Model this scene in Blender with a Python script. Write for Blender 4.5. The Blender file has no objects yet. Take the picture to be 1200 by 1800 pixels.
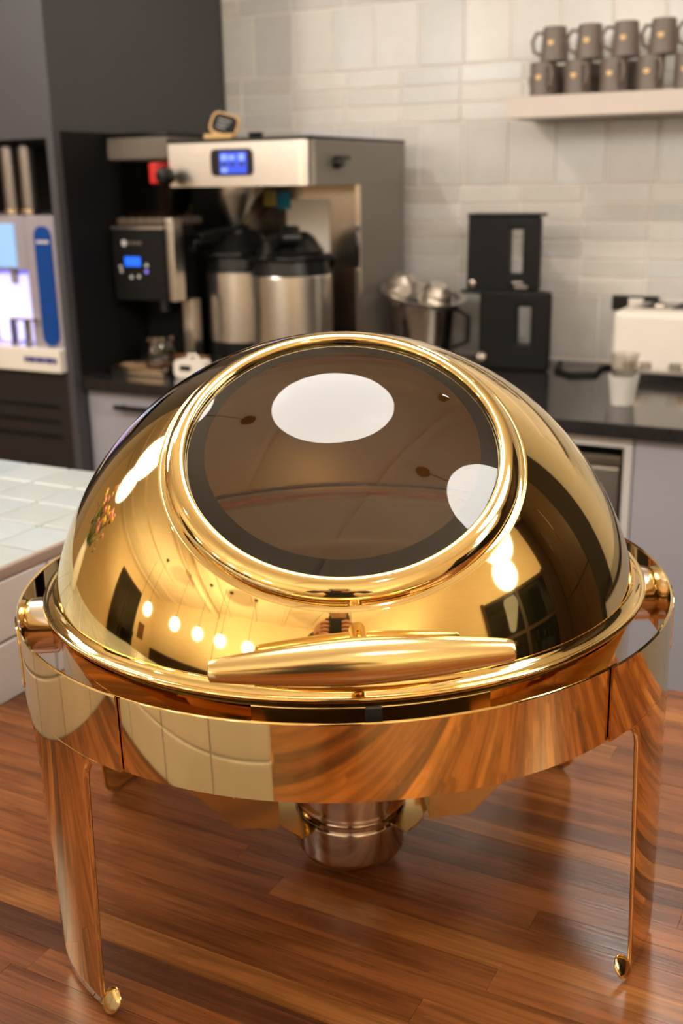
import bpy, bmesh, math, random
from mathutils import Vector, Matrix
random.seed(7)
PI = math.pi
S = bpy.context.scene
COL = S.collection

# ------------------------------------------------------------------ camera, world, exposure
YAW = math.radians(-27.88)                      # the kitchen wall runs along this direction
FPX, HOR, ROLL = 1919.6, 315.8, -0.0173
PITCH = math.atan((900 - HOR) / FPX)
CAM = Vector((-0.0024, -0.7393, 0.5059))
fw = Vector((0, math.cos(PITCH), -math.sin(PITCH)))
up0 = Vector((0, math.sin(PITCH), math.cos(PITCH)))
rt0 = Vector((1, 0, 0))
right = rt0 * math.cos(ROLL) + up0 * math.sin(ROLL)
up = -rt0 * math.sin(ROLL) + up0 * math.cos(ROLL)
cd = bpy.data.cameras.new('camera'); cam = bpy.data.objects.new('camera', cd); COL.objects.link(cam)
cam.matrix_world = Matrix(((right.x, up.x, -fw.x, CAM.x), (right.y, up.y, -fw.y, CAM.y), (right.z, up.z, -fw.z, CAM.z), (0, 0, 0, 1)))
cd.sensor_fit = 'VERTICAL'; cd.sensor_height = 36.0; cd.sensor_width = 24.0
cd.lens = FPX / 1800 * 36.0
cd.clip_start = 0.02
cd.dof.use_dof = True; cd.dof.focus_distance = 0.66; cd.dof.aperture_fstop = 8.5
S.camera = cam
w = bpy.data.worlds.new('world'); S.world = w; w.use_nodes = True
w.node_tree.nodes['Background'].inputs[0].default_value = (1.0, 0.85, 0.7, 1)
w.node_tree.nodes['Background'].inputs[1].default_value = 0.02
S.view_settings.view_transform = 'Standard'; S.view_settings.look = 'None'
S.view_settings.gamma = 1.0; S.view_settings.use_curve_mapping = False
S.view_settings.exposure = -0.2
WARM = (1.0, 0.94, 0.86)
LAMP_STRENGTH = 13.0
SPOT_W = 34.0
ZF, ZCEIL = -0.785, 1.93                         # floor and ceiling, block top is z = 0
ZC, NF, NW = 0.065, 1.335, 2.015                 # counter top, counter front, tiled wall

U = Vector((math.cos(YAW), math.sin(YAW), 0)); N = Vector((-math.sin(YAW), math.cos(YAW), 0))
def W(u, n, z): return U * u + N * n + Vector((0, 0, z))

# ------------------------------------------------------------------ materials
def srgb(r, g, b):
    f = lambda c: (c / 255 / 12.92) if c / 255 <= 0.04045 else ((c / 255 + 0.055) / 1.055) ** 2.4
    return (f(r), f(g), f(b), 1)
def mat(name, col, rough=0.5, metal=0.0, noise=0.0, nscale=20.0, emit=None, estr=0.0, spec=0.5, trans=0.0, ior=1.45, stretch=None, bump=0.0, coat=0.0, objcol=False, alpha=1.0):
    m = bpy.data.materials.new(name); m.use_nodes = True
    nt = m.node_tree; b = nt.nodes['Principled BSDF']
    c = col if len(col) == 4 else (*col, 1)
    b.inputs['Base Color'].default_value = c
    b.inputs['Roughness'].default_value = rough; b.inputs['Metallic'].default_value = metal
    b.inputs['Specular IOR Level'].default_value = spec; b.inputs['IOR'].default_value = ior
    b.inputs['Transmission Weight'].default_value = trans; b.inputs['Coat Weight'].default_value = coat
    b.inputs['Alpha'].default_value = alpha
    if emit:
        b.inputs['Emission Color'].default_value = (*emit[:3], 1); b.inputs['Emission Strength'].default_value = estr
    src = None
    if objcol:
        oi = nt.nodes.new('ShaderNodeObjectInfo'); src = oi.outputs['Color']
    if noise or bump:
        tc = nt.nodes.new('ShaderNodeTexCoord'); mp = nt.nodes.new('ShaderNodeMapping')
        nt.links.new(tc.outputs['Object'], mp.inputs['Vector'])
        if stretch: mp.inputs['Scale'].default_value = stretch
        nz = nt.nodes.new('ShaderNodeTexNoise'); nz.inputs['Scale'].default_value = nscale; nz.inputs['Detail'].default_value = 4
        nt.links.new(mp.outputs[0], nz.inputs['Vector'])
        if noise:
            mr = nt.nodes.new('ShaderNodeMapRange'); mr.inputs['From Min'].default_value = 0.3; mr.inputs['From Max'].default_value = 0.7
            mr.inputs['To Min'].default_value = 1 - noise; mr.inputs['To Max'].default_value = 1 + noise
            nt.links.new(nz.outputs['Fac'], mr.inputs['Value'])
            mx = nt.nodes.new('ShaderNodeVectorMath'); mx.operation = 'MULTIPLY'
            if src: nt.links.new(src, mx.inputs[0])
            else: mx.inputs[0].default_value = c[:3]
            nt.links.new(mr.outputs[0], mx.inputs[1]); src = mx.outputs[0]
        if bump:
            bp = nt.nodes.new('ShaderNodeBump'); bp.inputs['Strength'].default_value = bump; bp.inputs['Distance'].default_value = 0.002
            nt.links.new(nz.outputs['Fac'], bp.inputs['Height']); nt.links.new(bp.outputs[0], b.inputs['Normal'])
    if src: nt.links.new(src, b.inputs['Base Color'])
    return m

def wood_material():
    m = bpy.data.materials.new('oiled_wood'); m.use_nodes = True; nt = m.node_tree; b = nt.nodes['Principled BSDF']
    L = nt.links.new; nn = nt.nodes.new
    tc = nn('ShaderNodeTexCoord'); oi = nn('ShaderNodeObjectInfo')
    off = nn('ShaderNodeVectorMath'); off.operation = 'SCALE'; off.inputs[0].default_value = (13.1, 7.7, 3.3); L(oi.outputs['Random'], off.inputs['Scale'])
    ad = nn('ShaderNodeVectorMath'); ad.operation = 'ADD'; L(tc.outputs['Object'], ad.inputs[0]); L(off.outputs[0], ad.inputs[1])
    mp = nn('ShaderNodeMapping'); mp.inputs['Scale'].default_value = (3.0, 34.0, 20.0); L(ad.outputs[0], mp.inputs['Vector'])
    n1 = nn('ShaderNodeTexNoise'); n1.inputs['Scale'].default_value = 1.6; n1.inputs['Detail'].default_value = 6; n1.inputs['Distortion'].default_value = 0.7; L(mp.outputs[0], n1.inputs['Vector'])
    mp2 = nn('ShaderNodeMapping'); mp2.inputs['Scale'].default_value = (14.0, 420.0, 100.0); L(ad.outputs[0], mp2.inputs['Vector'])
    n2 = nn('ShaderNodeTexNoise'); n2.inputs['Scale'].default_value = 1.0; n2.inputs['Detail'].default_value = 3; L(mp2.outputs[0], n2.inputs['Vector'])
    cr = nn('ShaderNodeValToRGB'); e = cr.color_ramp.elements
    e[0].position = 0.28; e[0].color = (0.52, 0.47, 0.44, 1); e[1].position = 0.72; e[1].color = (1.36, 1.36, 1.36, 1); L(n1.outputs['Fac'], cr.inputs[0])
    mr = nn('ShaderNodeMapRange'); mr.inputs['From Min'].default_value = 0.3; mr.inputs['From Max'].default_value = 0.7; mr.inputs['To Min'].default_value = 0.68; mr.inputs['To Max'].default_value = 1.2; L(n2.outputs['Fac'], mr.inputs['Value'])
    m1 = nn('ShaderNodeVectorMath'); m1.operation = 'MULTIPLY'; L(oi.outputs['Color'], m1.inputs[0]); L(cr.outputs[0], m1.inputs[1])
    m2 = nn('ShaderNodeVectorMath'); m2.operation = 'MULTIPLY'; L(m1.outputs[0], m2.inputs[0]); L(mr.outputs[0], m2.inputs[1])
    L(m2.outputs[0], b.inputs['Base Color'])
    r = nn('ShaderNodeMapRange'); r.inputs['To Min'].default_value = 0.22; r.inputs['To Max'].default_value = 0.33; L(n1.outputs['Fac'], r.inputs['Value']); L(r.outputs[0], b.inputs['Roughness'])
    b.inputs['Specular IOR Level'].default_value = 0.42
    bp = nn('ShaderNodeBump'); bp.inputs['Strength'].default_value = 0.12; bp.inputs['Distance'].default_value = 0.001; L(n2.outputs['Fac'], bp.inputs['Height']); L(bp.outputs[0], b.inputs['Normal'])
    return m

def thin_glass(name, tint, ior=1.5, rough=0.0):
    m = bpy.data.materials.new(name); m.use_nodes = True; nt = m.node_tree; nt.nodes.remove(nt.nodes['Principled BSDF'])
    out = nt.nodes['Material Output']; t = nt.nodes.new('ShaderNodeBsdfTransparent'); g = nt.nodes.new('ShaderNodeBsdfGlossy')
    t.inputs[0].default_value = (*tint, 1); g.inputs['Roughness'].default_value = rough; g.inputs[0].default_value = (1, 1, 1, 1)
    lw = nt.nodes.new('ShaderNodeLayerWeight'); lw.inputs['Blend'].default_value = 0.5
    pw = nt.nodes.new('ShaderNodeMath'); pw.operation = 'POWER'; nt.links.new(lw.outputs['Facing'], pw.inputs[0]); pw.inputs[1].default_value = 5.0
    f0 = ((ior - 1) / (ior + 1)) ** 2
    f = nt.nodes.new('ShaderNodeMath'); f.operation = 'MULTIPLY_ADD'; nt.links.new(pw.outputs[0], f.inputs[0]); f.inputs[1].default_value = 1 - f0; f.inputs[2].default_value = f0
    mx = nt.nodes.new('ShaderNodeMixShader'); nt.links.new(f.outputs[0], mx.inputs[0]); nt.links.new(t.outputs[0], mx.inputs[1]); nt.links.new(g.outputs[0], mx.inputs[2])
    nt.links.new(mx.outputs[0], out.inputs['Surface'])
    return m

GOLD = mat('polished_gold', (0.84, 0.62, 0.27), 0.05, 1.0)
GOLDB = mat('satin_gold', (0.82, 0.62, 0.29), 0.16, 1.0)
GOLDD = mat('dome_gold', (0.85, 0.62, 0.25), 0.045, 1.0, noise=0.02, nscale=60, stretch=(1, 1, 12))
STEEL = mat('polished_steel', (0.72, 0.66, 0.62), 0.1, 1.0)
HUBS = mat('hub_steel', (0.80, 0.74, 0.70), 0.17, 1.0)
FUELST = mat('spun_steel', (0.62, 0.55, 0.50), 0.14, 1.0)
BSTEEL = mat('brushed_steel', (0.70, 0.66, 0.61), 0.3, 1.0, noise=0.06, nscale=30, stretch=(1, 1, 8))
DSTEEL = mat('dull_steel', (0.42, 0.40, 0.37), 0.38, 1.0)
SDULL = mat('painted_steel', srgb(136, 131, 124), 0.42, 0.55)
BLACK = mat('black_plastic', (0.008, 0.008, 0.008), 0.28, spec=0.35)
BLACKM = mat('matte_black', (0.008, 0.0075, 0.0075), 0.55, spec=0.2)
RUBBER = mat('black_rubber', (0.015, 0.016, 0.018), 0.45)
GLASSW = thin_glass('smoked_glass', (0.76, 0.67, 0.60), 1.66)
CLEAR = thin_glass('clear_plastic', (0.86, 0.85, 0.83), 1.5, 0.05)
FROST = mat('frosted_plastic', (0.85, 0.84, 0.82), 0.3, trans=0.0, alpha=0.55)
WOOD = wood_material()
TILE = mat('glazed_tile', (1, 1, 1), 0.22, objcol=True, noise=0.03, nscale=25, bump=0.04)
GROUT = mat('grout', srgb(222, 215, 210), 0.8)
PLASTER = mat('cream_plaster', srgb(236, 216, 180), 0.8, noise=0.02, nscale=3)
WHITEW = mat('pale_plaster', srgb(205, 200, 192), 0.7, noise=0.02, nscale=3)
CEILM = mat('ceiling_paint', srgb(228, 212, 186), 0.8, noise=0.03, nscale=4)
DARKP = mat('charcoal_laminate', srgb(66, 65, 70), 0.42, noise=0.03, nscale=8)
DARKER = mat('dark_laminate', srgb(40, 36, 36), 0.45, spec=0.3)
STONE = mat('black_stone', (0.018, 0.016, 0.016), 0.12, noise=0.4, nscale=220, spec=0.5)
CABG = mat('blue_grey_laminate', srgb(154, 154, 164), 0.45)
CABW = mat('light_grey_laminate', srgb(188, 186, 186), 0.45)
SHELFM = mat('shelf_paint', srgb(198, 188, 180), 0.5)
MUGM = mat('taupe_glaze', srgb(108, 98, 92), 0.4)
EMBL = mat('gold_emblem', srgb(214, 178, 120), 0.4)
WHITEP = mat('white_plastic', srgb(226, 220, 212), 0.35)
DISPM = mat('dispenser_white', srgb(150, 143, 152), 0.35)
TEXTM = mat('dispenser_print', srgb(70, 66, 130), 0.4)
RED = mat('red_plastic', srgb(190, 30, 22), 0.35)
BRASSW = mat('light_wood', srgb(196, 158, 102), 0.5)
BROWNW = mat('brown_wood', srgb(120, 78, 52), 0.5)
FLOORM = mat('floor_concrete', srgb(140, 124, 106), 0.45, noise=0.1, nscale=2)
FRAMEM = mat('dark_wood_frame', srgb(54, 38, 26), 0.4)
NIGHT = mat('night_glass', (0.008, 0.009, 0.008), 0.04)
SCREENB = mat('lit_blue_screen', (0.02, 0.05, 0.3), 0.3, emit=srgb(52, 78, 235), estr=0.9)
SCREENL = mat('lit_screen_icons', (0.1, 0.2, 0.5), 0.3, emit=srgb(150, 170, 255), estr=0.9)
SCREEND = mat('screen_dark_band', (0.02, 0.03, 0.12), 0.3, emit=srgb(30, 40, 120), estr=0.6)
SKYB = mat('lit_pale_screen', (0.2, 0.35, 0.5), 0.3, emit=srgb(140, 180, 235), estr=0.8)
NICHE = mat('lit_niche', (0.4, 0.4, 0.9), 0.4, emit=(0.24, 0.20, 1.0), estr=0.55)
NICHEW = mat('lit_niche_lamp', (0.6, 0.6, 1.0), 0.4, emit=(0.66, 0.64, 1.0), estr=0.85)
BLUEP = mat('blue_gloss_panel', srgb(22, 62, 128), 0.2, emit=srgb(12, 50, 120), estr=0.25)
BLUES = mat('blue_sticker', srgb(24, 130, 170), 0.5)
REFLY = mat('painted_yellow_reflection', srgb(196, 184, 110), 0.5)
REFLW = mat('painted_reflection', srgb(220, 212, 200), 0.6)
LAMP = mat('opal_lamp_glass', (0.9, 0.85, 0.75), 0.3, emit=WARM, estr=LAMP_STRENGTH)
SPOTM = mat('spot_lens', (0.9, 0.85, 0.75), 0.3, emit=WARM, estr=40.0)
GREEN = mat('leaf_green', srgb(66, 92, 38), 0.5)
PINK = mat('pink_petals', srgb(214, 138, 140), 0.5)
YELLOW = mat('yellow_petals', srgb(232, 190, 60), 0.5)
CERAM = mat('white_ceramic', srgb(228, 224, 216), 0.2)
SKIN = mat('skin', srgb(196, 142, 112), 0.5)
HAIR = mat('dark_hair', srgb(34, 24, 18), 0.5)
CLOTH = mat('dark_knit', srgb(44, 42, 46), 0.8)
DENIM = mat('dark_trousers', srgb(38, 42, 54), 0.8)
LABELW = mat('pale_print', srgb(200, 200, 200), 0.5)
LEDB = mat('violet_indicator', (0.2, 0.2, 0.5), 0.4, emit=srgb(110, 90, 230), estr=1.2)

# ------------------------------------------------------------------ mesh helpers
class MB:
    def __init__(self): self.v = []; self.f = []
    def add(self, vs, fs):
        o = len(self.v); self.v += [tuple(p) for p in vs]; self.f += [tuple(i + o for i in q) for q in fs]; return self
    def box(self, x0, x1, y0, y1, z0, z1, bev=0.0, seg=2):
        if bev <= 0:
            vs = [(x, y, z) for z in (z0, z1) for y in (y0, y1) for x in (x0, x1)]
            return self.add(vs, [(0, 2, 3, 1), (4, 5, 7, 6), (0, 1, 5, 4), (2, 6, 7, 3), (0, 4, 6, 2), (1, 3, 7, 5)])
        bm = bmesh.new(); bmesh.ops.create_cube(bm, size=1)
        for q in bm.verts: q.co = Vector(((x0 + x1) / 2 + q.co.x * (x1 - x0), (y0 + y1) / 2 + q.co.y * (y1 - y0), (z0 + z1) / 2 + q.co.z * (z1 - z0)))
        bmesh.ops.bevel(bm, geom=list(bm.edges), offset=bev, segments=seg, affect='EDGES', profile=0.5)
        bm.verts.index_update()
        self.add([q.co for q in bm.verts], [[q.index for q in f.verts] for f in bm.faces]); bm.free(); return self
    def lathe(self, prof, n=48, a0=0.0, a1=2 * PI, c=(0, 0, 0), closed=None):
        """profile of (r, z), spun about z; az measured from -y towards +x"""
        full = abs(a1 - a0 - 2 * PI) < 1e-6
        k = n if full else n + 1; m = len(prof); vs = []
        for i in range(k):
            a = a0 + (a1 - a0) * i / n
            for r, z in prof: vs.append((c[0] + r * math.sin(a), c[1] - r * math.cos(a), c[2] + z))
        fs = []
        loop = m if closed else m - 1
        for i in range(n):
            i2 = (i + 1) % k
            for j in range(loop):
                j2 = (j + 1) % m
                fs.append((i * m + j, i2 * m + j, i2 * m + j2, i * m + j2))
        if closed and not full:
            fs.append(tuple(range(m))[::-1]); fs.append(tuple((k - 1) * m + j for j in range(m)))
        return self.add(vs, fs)
    def tube(self, pts, r, n=10, caps=True):
        pts = [Vector(p) for p in pts]; rs = r if isinstance(r, (list, tuple)) else [r] * len(pts)
        vs = []; prev = None
        for i, p in enumerate(pts):
            t = (pts[min(i + 1, len(pts) - 1)] - pts[max(i - 1, 0)]).normalized()
            if prev is None:
                s = t.cross(Vector((0, 0, 1)) if abs(t.z) < 0.9 else Vector((1, 0, 0))).normalized()
            else: s = (prev - t * prev.dot(t)).normalized()
            prev = s; q = t.cross(s)
            for k in range(n):
                a = 2 * PI * k / n; vs.append(p + (s * math.cos(a) + q * math.sin(a)) * rs[i])
        fs = [(i * n + k, i * n + (k + 1) % n, (i + 1) * n + (k + 1) % n, (i + 1) * n + k) for i in range(len(pts) - 1) for k in range(n)]
        if caps: fs += [tuple(range(n))[::-1], tuple((len(pts) - 1) * n + k for k in range(n))]
        return self.add(vs, fs)
    def prism(self, poly, y0, y1):
        """outline in (x, z) pushed from y0 to y1"""
        n = len(poly); vs = [(x, y0, z) for x, z in poly] + [(x, y1, z) for x, z in poly]
        return self.add(vs, [tuple(range(n)), tuple(range(2 * n - 1, n - 1, -1))] + [(i, i + n, (i + 1) % n + n, (i + 1) % n) for i in range(n)])
    def prismz(self, poly, z0, z1):
        n = len(poly); vs = [(x, y, z0) for x, y in poly] + [(x, y, z1) for x, y in poly]
        return self.add(vs, [tuple(range(n))[::-1], tuple(range(n, 2 * n))] + [(i, (i + 1) % n, (i + 1) % n + n, i + n) for i in range(n)])
    def sphere(self, c, r, n=16, m=10, sc=(1, 1, 1)):
        vs = [(c[0], c[1], c[2] - r * sc[2])]
        for j in range(1, m):
            t = -PI / 2 + PI * j / m
            for i in range(n):
                a = 2 * PI * i / n; vs.append((c[0] + r * sc[0] * math.cos(t) * math.cos(a), c[1] + r * sc[1] * math.cos(t) * math.sin(a), c[2] + r * sc[2] * math.sin(t)))
        vs.append((c[0], c[1], c[2] + r * sc[2])); fs = []
        for i in range(n):
            fs.append((0, 1 + (i + 1) % n, 1 + i)); fs.append((len(vs) - 1, 1 + (m - 2) * n + i, 1 + (m - 2) * n + (i + 1) % n))
            for j in range(m - 2): fs.append((1 + j * n + i, 1 + j * n + (i + 1) % n, 1 + (j + 1) * n + (i + 1) % n, 1 + (j + 1) * n + i))
        return self.add(vs, fs)
    def grid(self, fn, nu, nv):
        vs = [fn(i / nu, j / nv) for i in range(nu + 1) for j in range(nv + 1)]
        return self.add(vs, [(i * (nv + 1) + j, (i + 1) * (nv + 1) + j, (i + 1) * (nv + 1) + j + 1, i * (nv + 1) + j + 1) for i in range(nu) for j in range(nv)])
    def mesh(self, name, m, smooth=35):
        me = bpy.data.meshes.new(name); me.from_pydata(self.v, [], self.f)
        bm = bmesh.new(); bm.from_mesh(me); bmesh.ops.remove_doubles(bm, verts=bm.verts, dist=1e-6); bmesh.ops.recalc_face_normals(bm, faces=bm.faces); bm.to_mesh(me); bm.free()
        if smooth:
            for p in me.polygons: p.use_smooth = True
            me.set_sharp_from_angle(angle=math.radians(smooth))
        me.materials.append(m); return me
    def build(self, name, m, parent=None, loc=(0, 0, 0), smooth=35, rz=0.0):
        o = bpy.data.objects.new(name, self.mesh(name, m, smooth)); COL.objects.link(o)
        o.location = loc; o.rotation_euler = (0, 0, rz)
        if parent: o.parent = parent
        if smooth: wn_ = o.modifiers.new('weighted', 'WEIGHTED_NORMAL'); wn_.keep_sharp = True; wn_.weight = 80
        return o
def tag(o, label=None, cat=None, group=None, kind=None):
    if label: o['label'] = label
    if cat: o['category'] = cat
    if group: o['group'] = group
    if kind: o['kind'] = kind
    return o
def thing(name, label, cat, u, n, z, group=None, rz=0.0, kind=None):
    """an Empty at the base of a thing standing in the kitchen's own axes"""
    o = bpy.data.objects.new(name, None); COL.objects.link(o); o.empty_display_size = 0.05
    o.location = W(u, n, z); o.rotation_euler = (0, 0, YAW + rz)
    return tag(o, label, cat, group, kind)
def struct(name, mb, m, z=0.0, smooth=0):
    o = mb.build(name, m, None, (0, 0, z), smooth, YAW); o['kind'] = 'structure'; return o
def bx(*a, **k): return MB().box(*a, **k)
def arc(cx, cz, r, a0, a1, n): return [(cx + r * math.cos(a0 + (a1 - a0) * i / n), cz + r * math.sin(a0 + (a1 - a0) * i / n)) for i in range(n + 1)]
def rrect(x0, x1, z0, z1, r, n=5):
    return arc(x1 - r, z0 + r, r, -PI / 2, 0, n) + arc(x1 - r, z1 - r, r, 0, PI / 2, n) + arc(x0 + r, z1 - r, r, PI / 2, PI, n) + arc(x0 + r, z0 + r, r, PI, 1.5 * PI, n)

# ------------------------------------------------------------------ the room
RU0, RU1, RN0 = -5.6, 2.7, -5.2
struct('floor', bx(RU0, RU1, RN0, NW, ZF - 0.05, ZF), FLOORM)
ceil = struct('ceiling', bx(RU0, RU1, RN0, NW + 0.1, ZCEIL, ZCEIL + 0.05), CEILM)
for i in range(9):                              # exposed joists and a duct, seen mirrored in the lid
    bx(-0.03, 0.03, -3.6, 3.6, -0.05, 0).build('joist', CEILM, ceil, (RU0 + 0.5 + i * 0.92, (RN0 + NW) / 2, ZCEIL), 0)
MB().tube([(0, -3.6, 0), (0, 3.6, 0)], 0.07, 16).build('duct', CEILM, ceil, (-1.9, (RN0 + NW) / 2, ZCEIL - 0.16))
wl = struct('wall_left', bx(RU0 - 0.1, RU0, RN0, NW + 0.1, ZF, ZCEIL), PLASTER)
wf = struct('wall_front', bx(RU0 - 0.1, RU1 + 0.1, RN0 - 0.1, RN0, ZF, ZCEIL), PLASTER)
wr = struct('wall_right', bx(RU1, RU1 + 0.1, RN0, NW + 0.1, ZF, ZCEIL), PLASTER)
wb = struct('wall_back', bx(RU0 - 0.1, RU1, NW + 0.006, NW + 0.1, ZF, ZCEIL), WHITEW)
bx(-1.404, 0.62, NW + 0.001, NW + 0.006, ZC - 0.01, 1.02).build('grout_bed', GROUT, wb, smooth=0)
# glazed tiles: bands of upright tiles between courses of flat ones
def tile_color(base, spread):
    k = 1 + random.uniform(-spread, spread); t = random.uniform(-1, 1)
    return (base[0] * k * (1 - 0.025 * t), base[1] * k, base[2] * k * (1 + 0.03 * t), 1)
TB = srgb(195, 194, 192)
def tile_rows():
    rows = [(0.071, 0.2255, 'b')]
    z = 0.2255
    for i in range(6): rows.append((z, z + 0.0433, 's')); z += 0.0433
    rows.append((z, z + 0.152, 'b')); z += 0.152
    for i in range(3): rows.append((z, z + 0.0437, 's')); z += 0.0437
    rows.append((z, z + 0.153, 'b')); z += 0.153
    rows.append((z, z + 0.0437, 's'))
    return rows
tm = {}
g = 0.0022
for z0, z1, kd in tile_rows():
    pitch = 0.1195 if kd == 'b' else 0.1585
    u = -1.426 if kd == 'b' else -1.351 - 0.1585
    while u < 0.58:
        a, b = max(u, -1.404) + g, min(u + pitch, 0.61) - g
        if b - a > 0.02:
            key = (round(b - a, 4), round(z1 - z0, 4))
            if key not in tm:
                hw, hh = (b - a) / 2, (z1 - z0) / 2 - g
                tm[key] = bx(-hw, hw, -0.002, 0.004, -hh, hh, bev=0.0012, seg=1).mesh('tile', TILE, 0)
            o = bpy.data.objects.new('tile', tm[key]); COL.objects.link(o); o.parent = wb
            o.location = ((a + b) / 2, NW, (z0 + z1) / 2)
            o.rotation_euler = (random.gauss(0, 0.006), 0, random.gauss(0, 0.006))
            o.color = tile_color(TB, 0.09)
        u += pitch

# night windows and dark frames seen mirrored in the lid
for k, (u0, n0, n1, z0, z1) in enumerate(((RU0, -3.9, -2.2, ZF, 1.45),)):
    wn = struct('window_1', bx(u0 + 0.001, u0 + 0.02, n0, n1, z0 + 0.05, z1), NIGHT)
    for a in (n0, (n0 + n1) / 2, n1): bx(u0 + 0.001, u0 + 0.05, a - 0.03, a + 0.03, z0, z1 + 0.03).build('mullion', FRAMEM, wn, smooth=0)
    bx(u0 + 0.001, u0 + 0.05, n0, n1, z1, z1 + 0.06).build('window_frame', FRAMEM, wn, smooth=0)
wn = struct('window_2', bx(RU1 - 0.02, RU1 - 0.001, -0.5, 0.95, ZF + 0.5, 1.0), NIGHT)
for i in range(3): bx(RU1 - 0.05, RU1 - 0.001, -0.5 + i * 0.725 - 0.03, -0.5 + i * 0.725 + 0.03, ZF + 0.45, 1.05).build('mullion', FRAMEM, wn, smooth=0)
for z in (ZF + 0.5, 0.4, 1.0): bx(RU1 - 0.045, RU1 - 0.001, -0.5, 0.95, z - 0.025, z + 0.025).build('window_bar', FRAMEM, wn, smooth=0)
wc_ = thing('tall_wood_cabinet', 'tall dark wood cabinet wall right of the kitchen counter', 'cabinet', 0, 0, 0)
bx(1.32, RU1 - 0.002, 1.25, NW - 0.002, ZF, ZCEIL - 0.005).build('carcass', DARKER, wc_, smooth=0)
for i in range(3):
    for z0, z1 in ((ZF + 0.1, 0.4), (0.41, ZCEIL - 0.06)):
        d_ = bx(1.33 + i * 0.455, 1.33 + i * 0.455 + 0.445, 1.23, 1.25, z0, z1, bev=0.003).build('door', FRAMEM, wc_)
        bx(1.33 + i * 0.455 + 0.39, 1.33 + i * 0.455 + 0.402, 1.205, 1.23, (z0 + z1) / 2 - 0.15, (z0 + z1) / 2 + 0.15).build('door_handle', STEEL, d_, smooth=0)
sd_ = thing('dark_screen_panel', 'dark slatted wooden partition at the right end of the room', 'partition', RU1 - 0.12, 1.08, ZF)
for i in range(6): bx(-0.02, 0.02, -0.13 + i * 0.045, -0.10 + i * 0.045, 0, 2.6).build('slat', FRAMEM, sd_, smooth=0)
bx(-0.03, 0.03, -0.14, 0.14, 2.6, 2.66).build('top_rail', DARKER, sd_, smooth=0)
pic = thing('framed_picture', 'dark framed picture hung on the cream wall beyond the pendants', 'picture', RU0 + 0.003, -4.5, 0.1)
bx(0, 0.02, -0.22, 0.22, 0, 0.55, bev=0.004).build('picture_frame', FRAMEM, pic); bx(0.02, 0.022, -0.18, 0.18, 0.04, 0.51).build('picture_sheet', BROWNW, pic)
sb = thing('sideboard', 'long dark low sideboard against the far cream wall', 'sideboard', -3.4, RN0 + 0.26, ZF)
bx(-1.5, 1.5, -0.25, 0.2, 0.08, 0.8, bev=0.006).build('carcass', DARKER, sb)
for i in range(4): bx(-1.48 + i * 0.745, -1.48 + i * 0.745 + 0.725, 0.2, 0.22, 0.1, 0.78, bev=0.003).build('door', FRAMEM, sb)
for x in (-1.4, 1.4): bx(x - 0.04, x + 0.04, -0.2, 0.15, 0, 0.08).build('foot', BLACKM, sb)

# ------------------------------------------------------------------ lamps
def pendant(u, n, z, r, label, group):
    t = thing('globe_pendant', label, 'lamp', u, n, z, group)
    MB().sphere((0, 0, 0), r, 32, 20).build('lamp_globe', LAMP, t)
    MB().lathe([(0.0, r - 0.008), (0.035, r - 0.008), (0.03, r + 0.035), (0.0, r + 0.04)], 20).build('lamp_cap', BLACKM, t)
    MB().tube([(0, 0, r + 0.03), (0, 0, ZCEIL - z - 0.03)], 0.004, 8).build('cord', BLACKM, t)
    MB().lathe([(0.0, ZCEIL - z), (0.05, ZCEIL - z), (0.05, ZCEIL - z - 0.03), (0, ZCEIL - z - 0.035)], 20).build('canopy', BLACKM, t)
    return t
ORD = ['first', 'second', 'third', 'fourth', 'fifth', 'sixth', 'seventh']
for k in range(-3, 4):
    pendant(-0.078 + k * 0.68, 0.09, 1.02, 0.185, 'white glowing globe pendant over the wooden block, %s from the ledge side' % ORD[k + 3], 'globe pendants over the block')
for q_, (x_, y_) in enumerate(((-3.75, -0.85), (-3.33, -1.62), (-3.0, -2.17), (-2.6, -2.6), (-2.1, -3.05))):
    pendant(x_ * U.x + y_ * U.y, x_ * N.x + y_ * N.y, 0.78, 0.14, 'white glowing globe pendant far across the room, %s of its row' % ORD[q_], 'globe pendants across the room')
def downlight(u, n, z, tu, tn, tz, watts, size, label, soft=0.03):
    t = thing('ceiling_spot', label, 'spotlight', u, n, z)  # the added fill uplights share this name
    d = (W(tu, tn, tz) - W(u, n, z)).normalized(); rot = d.to_track_quat('-Z', 'Y')
    h = MB().lathe([(0.0, 0.1), (0.035, 0.1), (0.038, 0.0), (0.033, 0.0), (0.03, 0.09), (0.0, 0.09)], 24).build('spot_can', BLACKM, t)
    ln = MB().lathe([(0, 0.02), (0.031, 0.02)], 24).build('spot_lens', SPOTM, t)
    MB().tube([(0, 0, 0.05), (0, 0, ZCEIL - z)], 0.006, 8).build('stem', BLACKM, t)
    q = Matrix.Rotation(-YAW, 3, 'Z').to_quaternion() @ rot
    for o in (h, ln): o.rotation_mode = 'QUATERNION'; o.rotation_quaternion = q
    l = bpy.data.lights.new('spot_beam', 'SPOT'); l.energy = watts; l.color = (1.0, 0.93, 0.84); l.spot_size = size; l.spot_blend = 0.6; l.shadow_soft_size = soft
    lo = bpy.data.objects.new('spot_beam', l); COL.objects.link(lo); lo.parent = t
    lo.location = Matrix.Rotation(-YAW, 3, 'Z') @ (d * 0.01); lo.rotation_mode = 'QUATERNION'; lo.rotation_quaternion = q
    return t
downlight(-1.6, 0.75, 1.86, -0.7, 2.0, 0.5, SPOT_W * 1.6, 1.7, 'black ceiling spotlight aimed at the tiled wall')
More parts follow.
